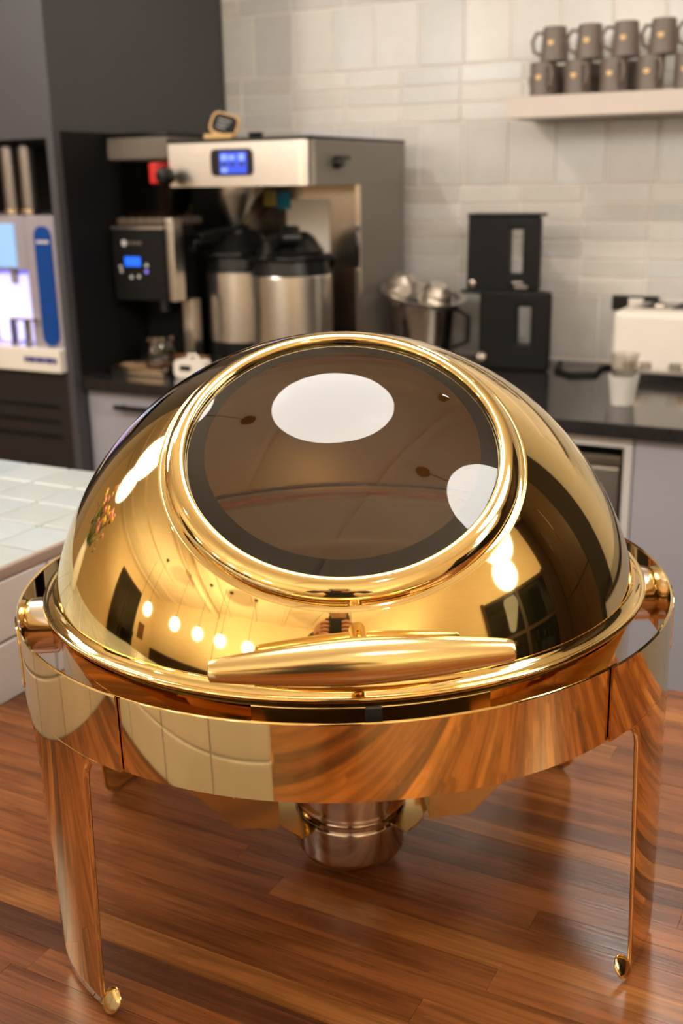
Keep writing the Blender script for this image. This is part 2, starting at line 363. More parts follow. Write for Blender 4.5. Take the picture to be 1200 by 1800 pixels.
downlight(-0.2, 1.82, 1.86, 0.1, -0.05, 0.0, SPOT_W * 1.3, 0.6, 'black ceiling spotlight close to the tiled wall, aimed at the wooden block', 0.13)
downlight(0.25, 1.0, 1.86, -0.15, 1.9, 0.3, SPOT_W * 0.6, 1.5, 'black ceiling spotlight aimed at the toaster end of the counter')
downlight(0.9, -1.0, 1.86, 0.1, 0.0, 0.0, SPOT_W * 0.7, 1.3, 'black ceiling spotlight aimed down at the wooden block from the right')
downlight(-1.7, -1.3, 1.86, -0.3, 0.0, 0.0, SPOT_W * 0.7, 1.3, 'black ceiling spotlight aimed down at the wooden block from the left')

downlight(-3.6, -2.6, 0.2, -4.2, -3.4, 3.0, 210, 2.9, 'added black fill light turned up to the ceiling far to the left of the room')  # three unseen uplights, added only to brighten the room behind the camera
downlight(-1.2, -3.4, 0.2, -1.2, -4.6, 3.0, 210, 2.9, 'added black fill light turned up to the ceiling at the far side of the room')
downlight(1.5, -2.6, 0.2, 1.8, -3.6, 3.0, 210, 2.9, 'added black fill light turned up to the ceiling right of the far pendants')

# ------------------------------------------------------------------ tall dark unit with the water dispenser
tu = thing('tall_cabinet', 'tall charcoal cabinet with a dispenser alcove, left of the counter', 'cabinet', 0, 0, 0)
TF = 1.315
def tbox(name, m, *a, **k): return bx(*a, **k).build(name, m, tu, smooth=35)
tbox('upper_panel', DARKP, -2.6, -1.405, TF, NW - 0.002, 0.605, ZCEIL - 0.005)
tbox('side_panel', DARKP, -1.425, -1.405, TF, NW - 0.002, ZF, 0.605)
tbox('back_panel', BLACKM, -2.6, -1.425, TF + 0.45, NW - 0.002, ZF, 0.605)
tbox('left_panel', DARKP, -2.6, -2.3, TF, TF + 0.45, ZF, 0.605)
lowf = tbox('lower_panel', DARKER, -2.3, -1.425, TF, TF + 0.45, ZF, 0.08)
for z in (-0.005, -0.042, -0.079): tbox('vent_slot', BLACKM, -1.85, -1.458, TF - 0.002, TF + 0.01, z - 0.006, z + 0.006)
tbox('splash_panel', BLACKM, -1.4045, -1.402, NF + 0.005, NW - 0.01, ZC + 0.002, 0.62)
ds = thing('water_dispenser', 'pale built-in water dispenser with a glowing violet niche', 'dispenser', 0, TF, 0.0805)
def dbox(name, m, *a, par=None, **k): return bx(*a, **k).build(name, m, par or ds, smooth=35)
# front shell with a niche on the left
NE = -1.524
shell = MB(); shell.box(NE, -1.4255, 0.008, 0.3, 0.055, 0.357, bev=0.003); shell.box(-2.0, NE, 0.008, 0.3, 0.234, 0.357, bev=0.003)
shell.box(-2.0, NE, 0.06, 0.3, 0.055, 0.234)
shell.build('front_shell', DISPM, ds)
dbox('niche_light', NICHE, -2.0, NE - 0.001, 0.056, 0.0598, 0.056, 0.233)
MB().prism(rrect(-1.584, -1.551, 0.06, 0.222, 0.014), 0.036, 0.0558).build('niche_lamp', NICHEW, ds)
MB().prism(rrect(-1.66, -1.592, 0.06, 0.222, 0.014), 0.036, 0.0558).build('niche_lamp', NICHEW, ds)
MB().tube([(-1.588, 0.03, 0.2345), (-1.588, 0.03, 0.2)], [0.011, 0.007], 12).build('nozzle', DISPM, ds)
dbox('screen', SKYB, -1.75, -1.553, 0.003, 0.0085, 0.24, 0.34)
dp = MB().prism(rrect(-1.492, -1.443, 0.06, 0.335, 0.0243, 8), 0.003, 0.0085).build('blue_panel', BLUEP, ds)
for i in range(5): bx(-1.484 + i * 0.0075, -1.4785 + i * 0.0075, 0.0015, 0.0032, 0.296, 0.303).build('panel_letter', LABELW, dp, smooth=0)
tr = dbox('drip_tray', WHITEP, -2.0, -1.4255, -0.02, 0.13, 0.0, 0.055, bev=0.004)
for i in range(11): bx(-1.535 + i * 0.0092, -1.529 + i * 0.0092 + 0.0015 * (i % 3), -0.0215, -0.019, 0.022 + 0.001 * (i % 2), 0.036).build('tray_letter', TEXTM, tr, smooth=0)
cr_ = thing('cup_rest', 'small metal cup rest standing in the glowing niche', 'rest', -1.548, TF - 0.004, 0.136)
bx(-0.03, 0.045, -0.009, 0.009, 0.062, 0.068, bev=0.002).build('plate', STEEL, cr_)
for x in (-0.026, 0.018): bx(x - 0.003, x + 0.003, -0.008, 0.008, 0.0, 0.062).build('leg', STEEL, cr_, smooth=0)
for u, lb in ((-1.6, 'steel cup tube above the dispenser at the alcove left'), (-1.545, 'steel cup tube above the dispenser, nearer the right side of the alcove')):
    t = thing('cup_tube', lb, 'tube', u, TF + 0.06, 0.438, 'cup tubes above the dispenser')
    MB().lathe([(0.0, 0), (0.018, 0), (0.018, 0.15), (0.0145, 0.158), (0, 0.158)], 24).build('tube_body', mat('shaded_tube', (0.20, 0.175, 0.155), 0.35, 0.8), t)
    MB().lathe([(0.0185, 0.004), (0.021, 0.004), (0.021, 0.014), (0.0185, 0.014)], 24, closed=True).build('collar', STEEL, t)

# ------------------------------------------------------------------ base cabinets and counter
ct = tag(bx(-1.4, 1.3, NF, NW - 0.001, ZC - 0.028, ZC, bev=0.002).build('countertop', STONE, None, (0, 0, 0), 35, YAW), 'black polished stone countertop along the tiled wall', 'countertop')
FN = NF + 0.02
def cabinet(u0, u1, label, doors, handles, body=CABG):
    t = thing('base_cabinet', label, 'cabinet', 0, 0, 0, 'base cabinets under the counter')
    bx(u0, u1, FN + 0.02, NW - 0.002, ZF + 0.08, ZC - 0.03).build('carcass', CABW, t, smooth=0)
    bx(u0, u1, FN + 0.07, NW - 0.05, ZF, ZF + 0.08).build('plinth', BLACKM, t, smooth=0)
    for (a, b, h) in zip(doors[:-1], doors[1:], handles):
        d = bx(a + 0.0015, b - 0.0015, FN, FN + 0.019, ZF + 0.085, ZC - 0.032, bev=0.0015).build('door', body, t)
        if h:
            hb = MB().tube([(h[0], FN - 0.022, h[2]), (h[1], FN - 0.022, h[2])], 0.006, 10)
            for x in (h[0] + 0.012, h[1] - 0.012): hb.tube([(x, FN - 0.022, h[2]), (x, FN + 0.001, h[2])], 0.004, 8)
            hb.build('bar_handle', BLACKM, d)
    return t
cabinet(-1.403, -0.92, 'blue-grey base cabinet left of the others, with a black bar handle', [-1.403, -0.92], [(-1.306, -1.13, 0.003)])
cabinet(-0.918, -0.372, 'blue-grey base cabinet hidden behind the gold dish', [-0.918, -0.645, -0.372], [None, None])
oc = thing('open_cabinet', 'open black-lined base cabinet in a pale frame, right of the gold dish', 'cabinet', 0, 0, 0)
for nm, m, a in (('side_panel', CABW, (-0.37, -0.352, FN, NW - 0.05, ZF, ZC - 0.03)), ('side_panel', CABW, (-0.1175, -0.1015, FN, NW - 0.05, ZF, ZC - 0.03)),
                 ('top_rail', CABW, (-0.352, -0.1175, FN, FN + 0.04, ZC - 0.05, ZC - 0.03)), ('back_panel', BLACKM, (-0.352, -0.1175, NW - 0.3, NW - 0.28, ZF + 0.02, ZC - 0.03)),
                 ('floor_panel', BLACKM, (-0.352, -0.1175, FN + 0.02, NW - 0.3, ZF, ZF + 0.02)), ('lining', BLACKM, (-0.1195, -0.118, FN + 0.003, NW - 0.3, ZF + 0.02, ZC - 0.052)), ('lining', BLACKM, (-0.3515, -0.35, FN + 0.003, NW - 0.3, ZF + 0.02, ZC - 0.052)),
                 ('pullout_shelf', BLACKM, (-0.349, -0.121, FN + 0.05, NW - 0.32, -0.165, -0.15))): bx(*a).build(nm, m, oc, smooth=0)
tb = thing('waste_bin', 'grey lidded bin on the pull-out in the open cabinet', 'bin', -0.235, FN + 0.17, -0.1495)
bx(-0.105, 0.095, -0.09, 0.12, 0.0, 0.105, bev=0.008).build('bin_body', DSTEEL, tb)
bx(-0.108, 0.098, -0.094, 0.124, 0.1055, 0.13, bev=0.006).build('bin_lid', SDULL, tb)
cabinet(-0.1, 1.3, 'plain blue-grey base cabinet door at the right edge, under the toaster', [-0.1, 0.45, 1.3], [None, None])

# ------------------------------------------------------------------ brewer
bw = thing('coffee_brewer', 'stainless steel coffee brewer with a blue touch screen on its head', 'coffee machine', 0, 0, ZC + 0.0005)
B0, B1, BN = -1.205, -0.841, 1.461
hz0, hz1 = 0.495 - ZC, 0.588 - ZC
hp = [(B0, 1.95), (B0, BN + 0.004), (B0 + 0.004, BN)] + [(B1 - 0.024 + 0.024 * math.sin(t), BN + 0.024 - 0.024 * math.cos(t)) for t in [i * PI / 2 / 8 for i in range(9)]] + [(B1, 1.95)]
MB().prismz(hp, hz0, hz1).build('brew_head', BSTEEL, bw)
bx(B1, B1 + 0.0015, BN + 0.03, 1.95, hz0, hz1 - 0.001).build('head_side', SDULL, bw, smooth=0)
MB().prismz([((x - (B0 + B1) / 2) * 1.008 + (B0 + B1) / 2, (y - 1.7) * 1.006 + 1.7) for x, y in hp], hz1, hz1 + 0.008).build('top_plate', BLACK, bw)
pn = MB().prism(rrect(-1.086, -0.978, 0.517 - ZC, 0.574 - ZC, 0.012), BN - 0.003, BN + 0.002).build('display_bezel', BLACK, bw)
bx(-1.0615, -0.992, BN - 0.0042, BN - 0.0028, 0.522 - ZC, 0.567 - ZC).build('screen', SCREENB, pn, smooth=0)
for a in ((-1.058, -1.042, 0.55, 0.562), (-1.038, -1.022, 0.551, 0.56), (-1.012, -0.997, 0.549, 0.563)):
    bx(a[0], a[1], BN - 0.0046, BN - 0.0041, a[2] - ZC, a[3] - ZC).build('screen_icon', SCREENL, pn, smooth=0)
for a in ((-1.058, -1.042), (-1.036, -1.022), (-1.012, -0.997)):
    bx(a[0], a[1], BN - 0.0046, BN - 0.0041, 0.538 - ZC, 0.545 - ZC).build('screen_icon', SCREEND, pn, smooth=0)
    bx(a[0], a[1], BN - 0.0046, BN - 0.0041, 0.525 - ZC, 0.534 - ZC).build('screen_icon', SCREENL if a[0] < -1.05 else SCREENB, pn, smooth=0)
MB().lathe([(0, 0.018), (0.011, 0.018), (0.014, 0.004), (0.014, 0), (0, 0)], 16).build('side_knob', BLACK, bw).matrix_local = Matrix.Translation((B1 + 0.0015, 1.58, 0.542 - ZC)) @ Matrix.Rotation(PI / 2, 4, 'Y')
bx(B1 - 0.004, B1 + 0.016, 1.585, 1.63, 0.548 - ZC, 0.556 - ZC, bev=0.002).build('side_lever', BLACK, bw)
bx(B1 - 0.012, B1, 1.705, 1.95, 0.03, hz0).build('side_panel', SDULL, bw, smooth=0)
bx(B1 - 0.0125, B1 + 0.0006, 1.700, 1.706, 0.03, hz0, bev=0.001).build('panel_edge', STEEL, bw)
bx(B0, B0 + 0.012, 1.705, 1.95, 0.03, hz0).build('side_panel', DSTEEL, bw, smooth=0)
bx(B0 + 0.012, B1 - 0.012, 1.765, 1.95, 0.03, hz0).build('back_panel', mat('brewer_back', (0.42, 0.36, 0.30), 0.22, 1.0), bw, smooth=0)
MB().prism([(B0 + 0.002, 0.40 - ZC), (B0 + 0.008, 0.395 - ZC), (B0 + 0.105, 0.488 - ZC), (B0 + 0.094, 0.493 - ZC)], 1.70, 1.704).build('brace', BSTEEL, bw)
bx(B0, B1, 1.475, 1.95, 0.0, 0.03, bev=0.004).build('base', BLACK, bw)
MB().lathe([(0.0, 0.405 - ZC), (0.016, 0.405 - ZC), (0.05, 0.47 - ZC), (0.052, 0.494 - ZC), (0.0, 0.494 - ZC)], 28, c=(-1.15, 1.65, 0)).build('brew_funnel', BSTEEL, bw)
bx(-1.075, -0.955, 1.763, 1.7655, 0.335 - ZC, 0.46 - ZC).build('white_reflection', REFLW, bw, smooth=0)  # bright reflection in the steel back panel, painted as a flat white sheet
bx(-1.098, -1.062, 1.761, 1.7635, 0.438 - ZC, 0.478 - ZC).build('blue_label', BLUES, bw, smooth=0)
bx(-1.14, -1.104, 1.7625, 1.7655, 0.445 - ZC, 0.484 - ZC).build('yellow_reflection', REFLY, bw, smooth=0)  # yellow-green reflection in the steel, painted as a small plate
fr = thing('chalkboard_sign', 'tiny chalkboard sign in a pale wooden stand on top of the brewer', 'sign', -1.1, 1.52, 0.5968, rz=0.25)
bx(-0.034, 0.034, -0.014, 0.014, 0, 0.012, bev=0.003).build('stand', BRASSW, fr)
o = MB().prism(rrect(-0.033, 0.033, 0.0, 0.05, 0.016), -0.004, 0.004).build('frame', BRASSW, fr, (0.004, 0, 0.008)); o.rotation_euler = (-0.3, 0.28, 0)
o2 = MB().prism(rrect(-0.0285, 0.0285, 0.0045, 0.046, 0.013), -0.0055, -0.003).build('chalk_panel', BLACKM, o)
for i in range(3): bx(-0.016, 0.014 - 0.004 * i, -0.0064, -0.0054, 0.033 - 0.009 * i, 0.0345 - 0.009 * i).build('chalk_line', LABELW, o, smooth=0)
tag(MB().lathe([(0, 0), (0.014, 0), (0.018, 0.014), (0.016, 0.014), (0.012, 0.003), (0, 0.003)], 24).build('small_dish', BLACK, None, W(-1.03, 1.56, 0.5968)), 'small black dish on the brewer top beside the chalkboard sign', 'dish')

# thermal servers
def server(u, n, r, label, turn):
    t = thing('thermal_server', label, 'coffee server', u, n, ZC + 0.031, 'thermal servers under the brewer', rz=turn)
    k = r / 0.088
    MB().lathe([(0, 0), (r * 1.01, 0), (r * 1.01, 0.034), (r * 0.97, 0.036), (0, 0.036)], 40).build('base_ring', BLACK, t)
    MB().lathe([(r * 0.9, 0.034), (r, 0.036), (r, 0.2), (r * 0.95, 0.206), (r * 0.6, 0.208)], 48).build('steel_body', BSTEEL, t)
    MB().lathe([(r * 0.985, 0.198), (r * 0.985, 0.205), (r * 0.93, 0.235), (r * 0.6, 0.252), (0, 0.256)], 40).build('shoulder', BLACK, t)
    MB().lathe([(r * 0.8, 0.238), (r * 0.82, 0.256), (r * 0.6, 0.285), (r * 0.42, 0.297), (0, 0.301)], 32).build('pump_head', BLACK, t)
    MB().tube([(0, -0.02, 0.275), (-0.03 * k, -0.06 * k, 0.28), (-0.05 * k, -0.1 * k, 0.27), (-0.053 * k, -0.107 * k, 0.25)], [0.02, 0.017, 0.013, 0.011], 14).build('spout', BLACK, t)
    MB().box(-0.022, 0.022, -0.085, 0.05, 0.29, 0.308, bev=0.007).build('lever', BLACK, t).rotation_euler = (0.12, 0.0, 0.0)
    MB().tube([(r * 0.98, 0.02, 0.215), (r * 1.04, 0.0, 0.235), (r * 0.95, -0.05, 0.243), (r * 0.45, -r * 0.95, 0.243), (0, -r * 1.06, 0.24), (-r * 0.7, -r * 0.8, 0.243), (-r * 1.04, 0, 0.235), (-r * 0.98, 0.02, 0.215)], 0.006, 10).build('carry_handle', BLACK, t)
server(-1.140, 1.655, 0.088, 'left steel thermal coffee server with a black pump lid', -0.5)
server(-0.962, 1.585, 0.094, 'right steel thermal coffee server with a black pump lid, nearer the brewer side panel', 0.55)

# ------------------------------------------------------------------ grinder
gr = thing('coffee_grinder', 'black coffee grinder with a clear hopper and blue display, left of the brewer', 'coffee grinder', 0, 0, ZC + 0.0005)
bx(-1.387, -1.238, 1.475, 1.60, 0.17, 0.345, bev=0.005).build('body', BLACK, gr)
fp = bx(-1.386, -1.24, 1.468, 1.476, 0.172, 0.337, bev=0.002).build('control_panel', BLACKM, gr)
bx(-1.386, -1.24, 1.466, 1.4765, 0.337, 0.343).build('trim_strip', BSTEEL, gr, smooth=0)
bx(-1.351, -1.305, 1.4655, 1.4685, 0.251, 0.2735, bev=0.001).build('display', mat('grinder_display', (0.02, 0.08, 0.3), 0.3, emit=srgb(22, 90, 225), estr=1.6), fp)
for x, z, m in ((-1.365, 0.25, LABELW), (-1.363, 0.24, LABELW), (-1.334, 0.226, LABELW), (-1.312, 0.228, LABELW), (-1.289, 0.24, LEDB), (-1.288, 0.254, LABELW)):
    MB().lathe([(0, 0.0015), (0.0042, 0.0015), (0.0042, 0), (0, 0)], 14).build('button', m, fp).matrix_local = Matrix.Translation((x, 1.468, z)) @ Matrix.Rotation(PI / 2, 4, 'X')
MB().lathe([(0, 0.0015), (0.0075, 0.0015), (0.0075, 0), (0, 0)], 18).build('badge', LABELW, fp).matrix_local = Matrix.Translation((-1.35, 1.468, 0.305)) @ Matrix.Rotation(PI / 2, 4, 'X')
for i in range(4): bx(-1.338 + i * 0.0105, -1.331 + i * 0.0105, 1.4668, 1.4682, 0.302, 0.309).build('badge_letter', DSTEEL, fp, smooth=0)
bx(-1.238, -1.216, 1.48, 1.52, 0.17, 0.36, bev=0.003).build('side_cheek', BSTEEL, gr)
bx(-1.245, -1.216, 1.54, 1.58, 0.025, 0.17, bev=0.003).build('column', BSTEEL, gr)
bx(-1.37, -1.216, 1.52, 1.60, 0.0, 0.025, bev=0.004).build('foot', BLACK, gr)
bx(-1.38, -1.25, 1.58, 1.60, 0.025, 0.17).build('rear_plate', BLACK, gr)
MB().lathe([(0.03, 0.17), (0.022, 0.14), (0.026, 0.138), (0.034, 0.17)], 24, c=(-1.31, 1.56, 0), closed=True).build('chute', BLACK, gr)
hb = MB()
for (x0, x1, y0, y1) in ((-1.368, -1.24, 1.5, 1.503), (-1.368, -1.24, 1.597, 1.6), (-1.368, -1.365, 1.5, 1.6), (-1.243, -1.24, 1.5, 1.6)): hb.box(x0, x1, y0, y1, 0.362, 0.49)
SMOKE = thin_glass('smoked_plastic', (0.42, 0.40, 0.38), 1.45, 0.05)
hp_ = hb.build('hopper', SMOKE, gr, smooth=0)
bx(-1.385, -1.222, 1.488, 1.612, 0.345, 0.362, bev=0.004).build('hopper_collar', mat('collar_grey', srgb(96, 84, 74), 0.4), gr)
for i in range(6): bx(-1.38 + i * 0.026, -1.368 + i * 0.026, 1.483, 1.489, 0.343, 0.366, bev=0.001).build('collar_rib', CLEAR, gr)
MB().box(-1.392, -1.215, 1.48, 1.62, 0.492, 0.542, bev=0.006).build('hopper_top', mat('cloudy_plastic', srgb(150, 140, 128), 0.3, alpha=0.42), gr)
MB().box(-1.394, -1.213, 1.478, 1.622, 0.543, 0.552, bev=0.003).build('hopper_lid', SMOKE, gr)
MB().box(-1.362, -1.246, 1.506, 1.594, 0.365, 0.375).build('coffee_beans', BROWNW, gr)
MB().box(-1.236, -1.214, 1.43, 1.50, 0.438, 0.484, bev=0.004).build('gate_lever', RED, gr)
MB().lathe([(0, 0), (0.018, 0.0), (0.02, 0.012), (0.014, 0.03), (0, 0.033)], 20).build('gate_knob', BLACK, gr).matrix_local = Matrix.Translation((-1.185, 1.435, 0.455)) @ Matrix.Rotation(PI / 2, 4, 'X')
MB().tube([(-1.225, 1.45, 0.46), (-1.185, 1.435, 0.455)], 0.009, 10).build('gate_rod', BLACK, gr)
ty = tag(MB().box(-0.078, 0.078, -0.045, 0.045, 0.0, 0.006, bev=0.002).box(-0.078, 0.078, -0.045, -0.041, 0.005, 0.02).box(-0.078, 0.078, 0.041, 0.045, 0.005, 0.02).box(-0.078, -0.074, -0.045, 0.045, 0.005, 0.02).box(0.074, 0.078, -0.045, 0.045, 0.005, 0.02).build('drip_tray', STEEL, None, W(-1.3, 1.462, ZC + 0.0005), 35, YAW), 'shallow steel tray on the counter in front of the grinder', 'tray')
jar = thing('glass_jar', 'round glass jar of coffee grounds standing in the steel tray', 'jar', -1.264, 1.462, ZC + 0.007)
MB().lathe([(0, 0), (0.026, 0), (0.038, 0.02), (0.04, 0.045), (0.033, 0.066), (0.033, 0.074), (0.03, 0.074), (0.03, 0.064), (0.037, 0.045), (0.035, 0.02), (0.024, 0.004), (0, 0.004)], 32).build('jar_glass', CLEAR, jar)
MB().lathe([(0, 0.0045), (0.0235, 0.0045), (0.033, 0.018), (0, 0.022)], 28).build('grounds', BROWNW, jar)
MB().lathe([(0.031, 0.0745), (0.036, 0.0745), (0.036, 0.084), (0.0, 0.086)], 28).build('jar_lid', STEEL, jar)
sc = thing('white_clip_holder', 'small white plastic holder with a dark oval slot beside the grinder', 'holder', -1.160, 1.45, ZC + 0.0005, rz=0.05)
MB().prism(rrect(-0.042, 0.042, 0.0, 0.042, 0.012), -0.016, 0.016).build('holder_body', WHITEP, sc)
MB().prism(rrect(-0.026, 0.006, 0.017, 0.029, 0.0058), -0.0175, -0.0155).build('slot', BLACKM, sc)
MB().tube([(-0.012, 0, 0.0415), (-0.008, 0, 0.052), (0.012, 0, 0.052), (0.018, 0, 0.0415)], 0.0035, 8).build('loop', WHITEP, sc)
tag(bx(-0.05, 0.05, -0.01, 0.01, 0, 0.012, bev=0.004).build('wooden_scoop', BROWNW, None, W(-1.2, 1.502, ZC + 0.0312), 35, YAW), 'short brown wooden scoop lying on the brewer base beside the left server', 'scoop')

# ------------------------------------------------------------------ steel pot with scoops
pt = thing('steel_pot', 'tapered steel pot with a tilted rim right of the brewer', 'pot', -0.735, 1.83, ZC + 0.0005)
MB().lathe([(0, 0), (0.062, 0), (0.07, 0.004), (0.085, 0.15), (0.082, 0.15), (0.067, 0.008), (0, 0.005)], 40).build('pot_body', mat('worn_steel', (0.40, 0.34, 0.29), 0.18, 1.0), pt)
rim = MB().lathe([(0.088, -0.006), (0.104, -0.002), (0.106, 0.006), (0.09, 0.004)], 40, closed=True).build('rim_ring', BSTEEL, pt, (0, 0, 0.168)); rim.rotation_euler = (0.10, 0.20, 0)
MB().tube([(0.083, 0, 0.14), (0.118, 0, 0.12), (0.116, 0, 0.06), (0.078, 0, 0.045)], 0.006, 10).build('pot_handle', BLACK, pt)
def sieve(u, n, z, rx, ry, label):
    t = thing('filter_cup', label, 'filter', u, n, z, 'steel filter cups in the pot')
    a = MB().lathe([(0.0, 0.038), (0.02, 0.038), (0.036, 0.024), (0.04, 0.0), (0.045, -0.001), (0.045, -0.004), (0.037, -0.003), (0.033, 0.02), (0.018, 0.034), (0, 0.034)], 30).build('cup', BSTEEL, t)
    a.rotation_euler = (rx, ry, 0); return t
sieve(-0.785, 1.815, ZC + 0.183, 0.25, 0.12, 'steel filter cup upturned at the left of the steel pot')
sieve(-0.69, 1.80, ZC + 0.163, 0.3, 0.35, 'steel filter cup upturned at the right of the steel pot')

# ------------------------------------------------------------------ two-tier black coffee maker
cm = thing('coffee_maker', 'black two-tier coffee maker with two upright openings against the tiles', 'coffee maker', -0.5, 1.82, ZC + 0.0005)
SHELLB = mat('black_shell', (0.006, 0.006, 0.006), 0.45, spec=0.22)
def cblock(nm, *a, **k): return bx(*a, **k).build(nm, SHELLB, cm)
cblock('lower_body', -0.088, 0.006, 0.0, 0.028, 0.0, 0.185, bev=0.008)
cblock('lower_column', 0.039, 0.085, 0.0, 0.028, 0.0, 0.185, bev=0.008)
cblock('lower_base', -0.02, 0.06, 0.001, 0.027, 0.0, 0.062, bev=0.006)
cblock('lower_bridge', -0.02, 0.07, 0.001, 0.027, 0.149, 0.186, bev=0.006)
cblock('rear_tank', -0.088, -0.05, 0.025, 0.13, 0.0, 0.35, bev=0.008)
cblock('spout_ledge', -0.136, -0.06, 0.0, 0.1, 0.176, 0.1845, bev=0.003)
MB().prism([(-0.119, 0.187), (-0.117, 0.352), (-0.018, 0.352), (-0.018, 0.187)], 0.0, 0.028).build('upper_body', SHELLB, cm)
cblock('upper_column', 0.0155, 0.055, 0.0, 0.028, 0.187, 0.352, bev=0.006)
cblock('upper_base', -0.03, 0.04, 0.001, 0.027, 0.187, 0.226, bev=0.004)
cblock('upper_bridge', -0.03, 0.04, 0.001, 0.027, 0.324, 0.352, bev=0.004)
cblock('lid', -0.12, 0.056, -0.002, 0.06, 0.3525, 0.36, bev=0.003)
MB().lathe([(0, 0), (0.008, 0), (0.008, 0.006), (0, 0.007)], 16).build('dial', STEEL, cm).matrix_local = Matrix.Translation((-0.103, 0.0, 0.2)) @ Matrix.Rotation(PI / 2, 4, 'X')
bx(0.0, 0.032, -0.002, 0.0015, 0.192, 0.198).build('steel_badge', STEEL, cm, smooth=0)
bx(-0.005, 0.02, -0.002, 0.0015, 0.203, 0.207).build('steel_badge', STEEL, cm, smooth=0)
MB().lathe([(0, 0), (0.011, 0), (0.011, 0.008), (0, 0.009)], 16).build('switch_knob', STEEL, cm).matrix_local = Matrix.Translation((-0.075, 0.0, 0.03)) @ Matrix.Rotation(PI / 2, 4, 'X')
cpts = [(-0.42, 1.95), (-0.40, 1.84), (-0.35, 1.79), (-0.30, 1.82), (-0.31, 1.92), (-0.27, 1.965), (-0.22, 1.975)]
tag(MB().tube([(u, n, ZC + 0.0052) for u, n in cpts], 0.005, 8).build('power_cord', BLACKM, None, (0, 0, 0), 35, YAW), 'black power cord curling on the counter beside the coffee maker', 'cord')

# ------------------------------------------------------------------ toaster, cups, outlet
to = thing('toaster', 'white four-slice toaster at the right end of the counter', 'toaster', -0.085, 1.875, ZC + 0.0005)
bx(-0.172, 0.172, -0.1, 0.1, 0.016, 0.155, bev=0.016, seg=4).build('toaster_body', WHITEP, to)
bx(-0.16, 0.16, -0.09, 0.09, 0.0, 0.017).build('crumb_base', BLACK, to, smooth=0)
tp = bx(-0.14, 0.14, -0.07, 0.07, 0.153, 0.158, bev=0.002).build('top_plate', DSTEEL, to)
for x in (-0.105, -0.04, 0.025, 0.09): bx(x - 0.014, x + 0.014, -0.06, 0.06, 0.1575, 0.1592).build('bread_slot', BLACKM, to, smooth=0)
for x in (-0.11, -0.045): bx(x + 0.02, x + 0.04, -0.06, -0.03, 0.158, 0.166, bev=0.002).build('slot_guard', STEEL, to)
for x in (-0.11, -0.012, 0.09):
    dl = MB().prism(rrect(x - 0.032, x + 0.03, 0.028, 0.046, 0.006), -0.1015, -0.099).build('control_strip', DSTEEL, to)
    MB().lathe([(0, 0.012), (0.007, 0.012), (0.009, 0), (0, 0)], 16).build('dial', STEEL, dl).matrix_local = Matrix.Translation((x, -0.1012, 0.037)) @ Matrix.Rotation(PI / 2, 4, 'X')
ot = thing('wall_outlet', 'black power outlet with a pale middle on the tiles behind the toaster', 'outlet', -0.262, NW - 0.006, 0.195)
bx(-0.055, 0.055, -0.004, 0.0, 0, 0.035, bev=0.002).build('cover_plate', BLACK, ot)
bx(-0.015, 0.02, -0.007, -0.0035, 0.006, 0.029, bev=0.001).build('rocker', WHITEP, ot)
c1 = tag(MB().lathe([(0, 0), (0.0215, 0), (0.0225, 0.002), (0.0305, 0.058), (0.0315, 0.06), (0.0295, 0.06), (0.0285, 0.057), (0.0212, 0.003), (0, 0.002)], 36).build('plastic_cup', FROST, None, W(-0.163, 1.512, ZC + 0.0005)), 'frosted plastic cup standing on the counter in front of the toaster', 'cup')
c2 = tag(MB().lathe([(0, 0), (0.017, 0), (0.0175, 0.002), (0.0275, 0.088), (0.03, 0.09), (0.0285, 0.091), (0.027, 0.089), (0.0165, 0.003), (0, 0.002)], 36).build('plastic_cup', CLEAR, None, W(-0.163, 1.512, ZC + 0.012)), 'clear plastic cup nested in the frosted cup and rising above it', 'cup')

# ------------------------------------------------------------------ shelf and mugs
SZ = 0.675
sh = tag(bx(-0.53, 0.55, 1.815, NW - 0.005, SZ - 0.045, SZ, bev=0.0015).build('floating_shelf', SHELFM, None, (0, 0, 0), 35, YAW), 'pale floating shelf on the tiled wall, holding dark mugs', 'shelf')
MH, MR = 0.071, 0.029
def mug_parts(t, inv):
    prof = [(0, 0), (MR - 0.003, 0), (MR, 0.003), (MR, MH - 0.001), (MR - 0.0015, MH), (MR - 0.003, MH - 0.001), (MR - 0.003, 0.004), (0, 0.004)]
    if inv: prof = [(0.0, MH), (0.0235, MH), (0.0255, MH - 0.003), (MR + 0.002, 0.001), (MR, 0), (MR - 0.002, 0.001), (0.0225, MH - 0.005), (0, MH - 0.004)]
    MB().lathe(prof, 32).build('mug_body', MUGM, t)
    r0 = MR if not inv else 0.0285
    MB().tube([(r0 - 0.002, 0, MH * 0.84), (r0 + 0.013, 0, MH * 0.86), (r0 + 0.022, 0, MH * 0.62), (r0 + 0.018, 0, MH * 0.32), (r0 - 0.001, 0, MH * 0.2)], 0.0042, 10).build('mug_handle', MUGM, t)
def emblem(t, ang, rad, z):
    hexa = [(0.0072 * math.sin(k * PI / 3), 0.0072 * math.cos(k * PI / 3) - (0.003 if k == 0 else 0)) for k in range(6)]
    o = MB().prism(hexa, -0.0012, 0.0006).build('emblem', EMBL, t, (rad * math.sin(ang), -rad * math.cos(ang), z)); o.rotation_euler = (0, 0, ang)
NTH = ['first', 'second', 'third', 'fourth', 'fifth', 'sixth', 'seventh']
for i in range(7):
    hr = math.radians(-42) if True else 0
    t = thing('mug', f'taupe mug standing upright in the lower front row, {NTH[i]} from the left', 'mug', -0.462 + i * 0.0785, 1.862, SZ + 0.0003, 'mugs on the floating shelf', rz=math.radians(-52))
    mug_parts(t, False); emblem(t, math.radians(52 - 4), MR - 0.0002, 0.04)
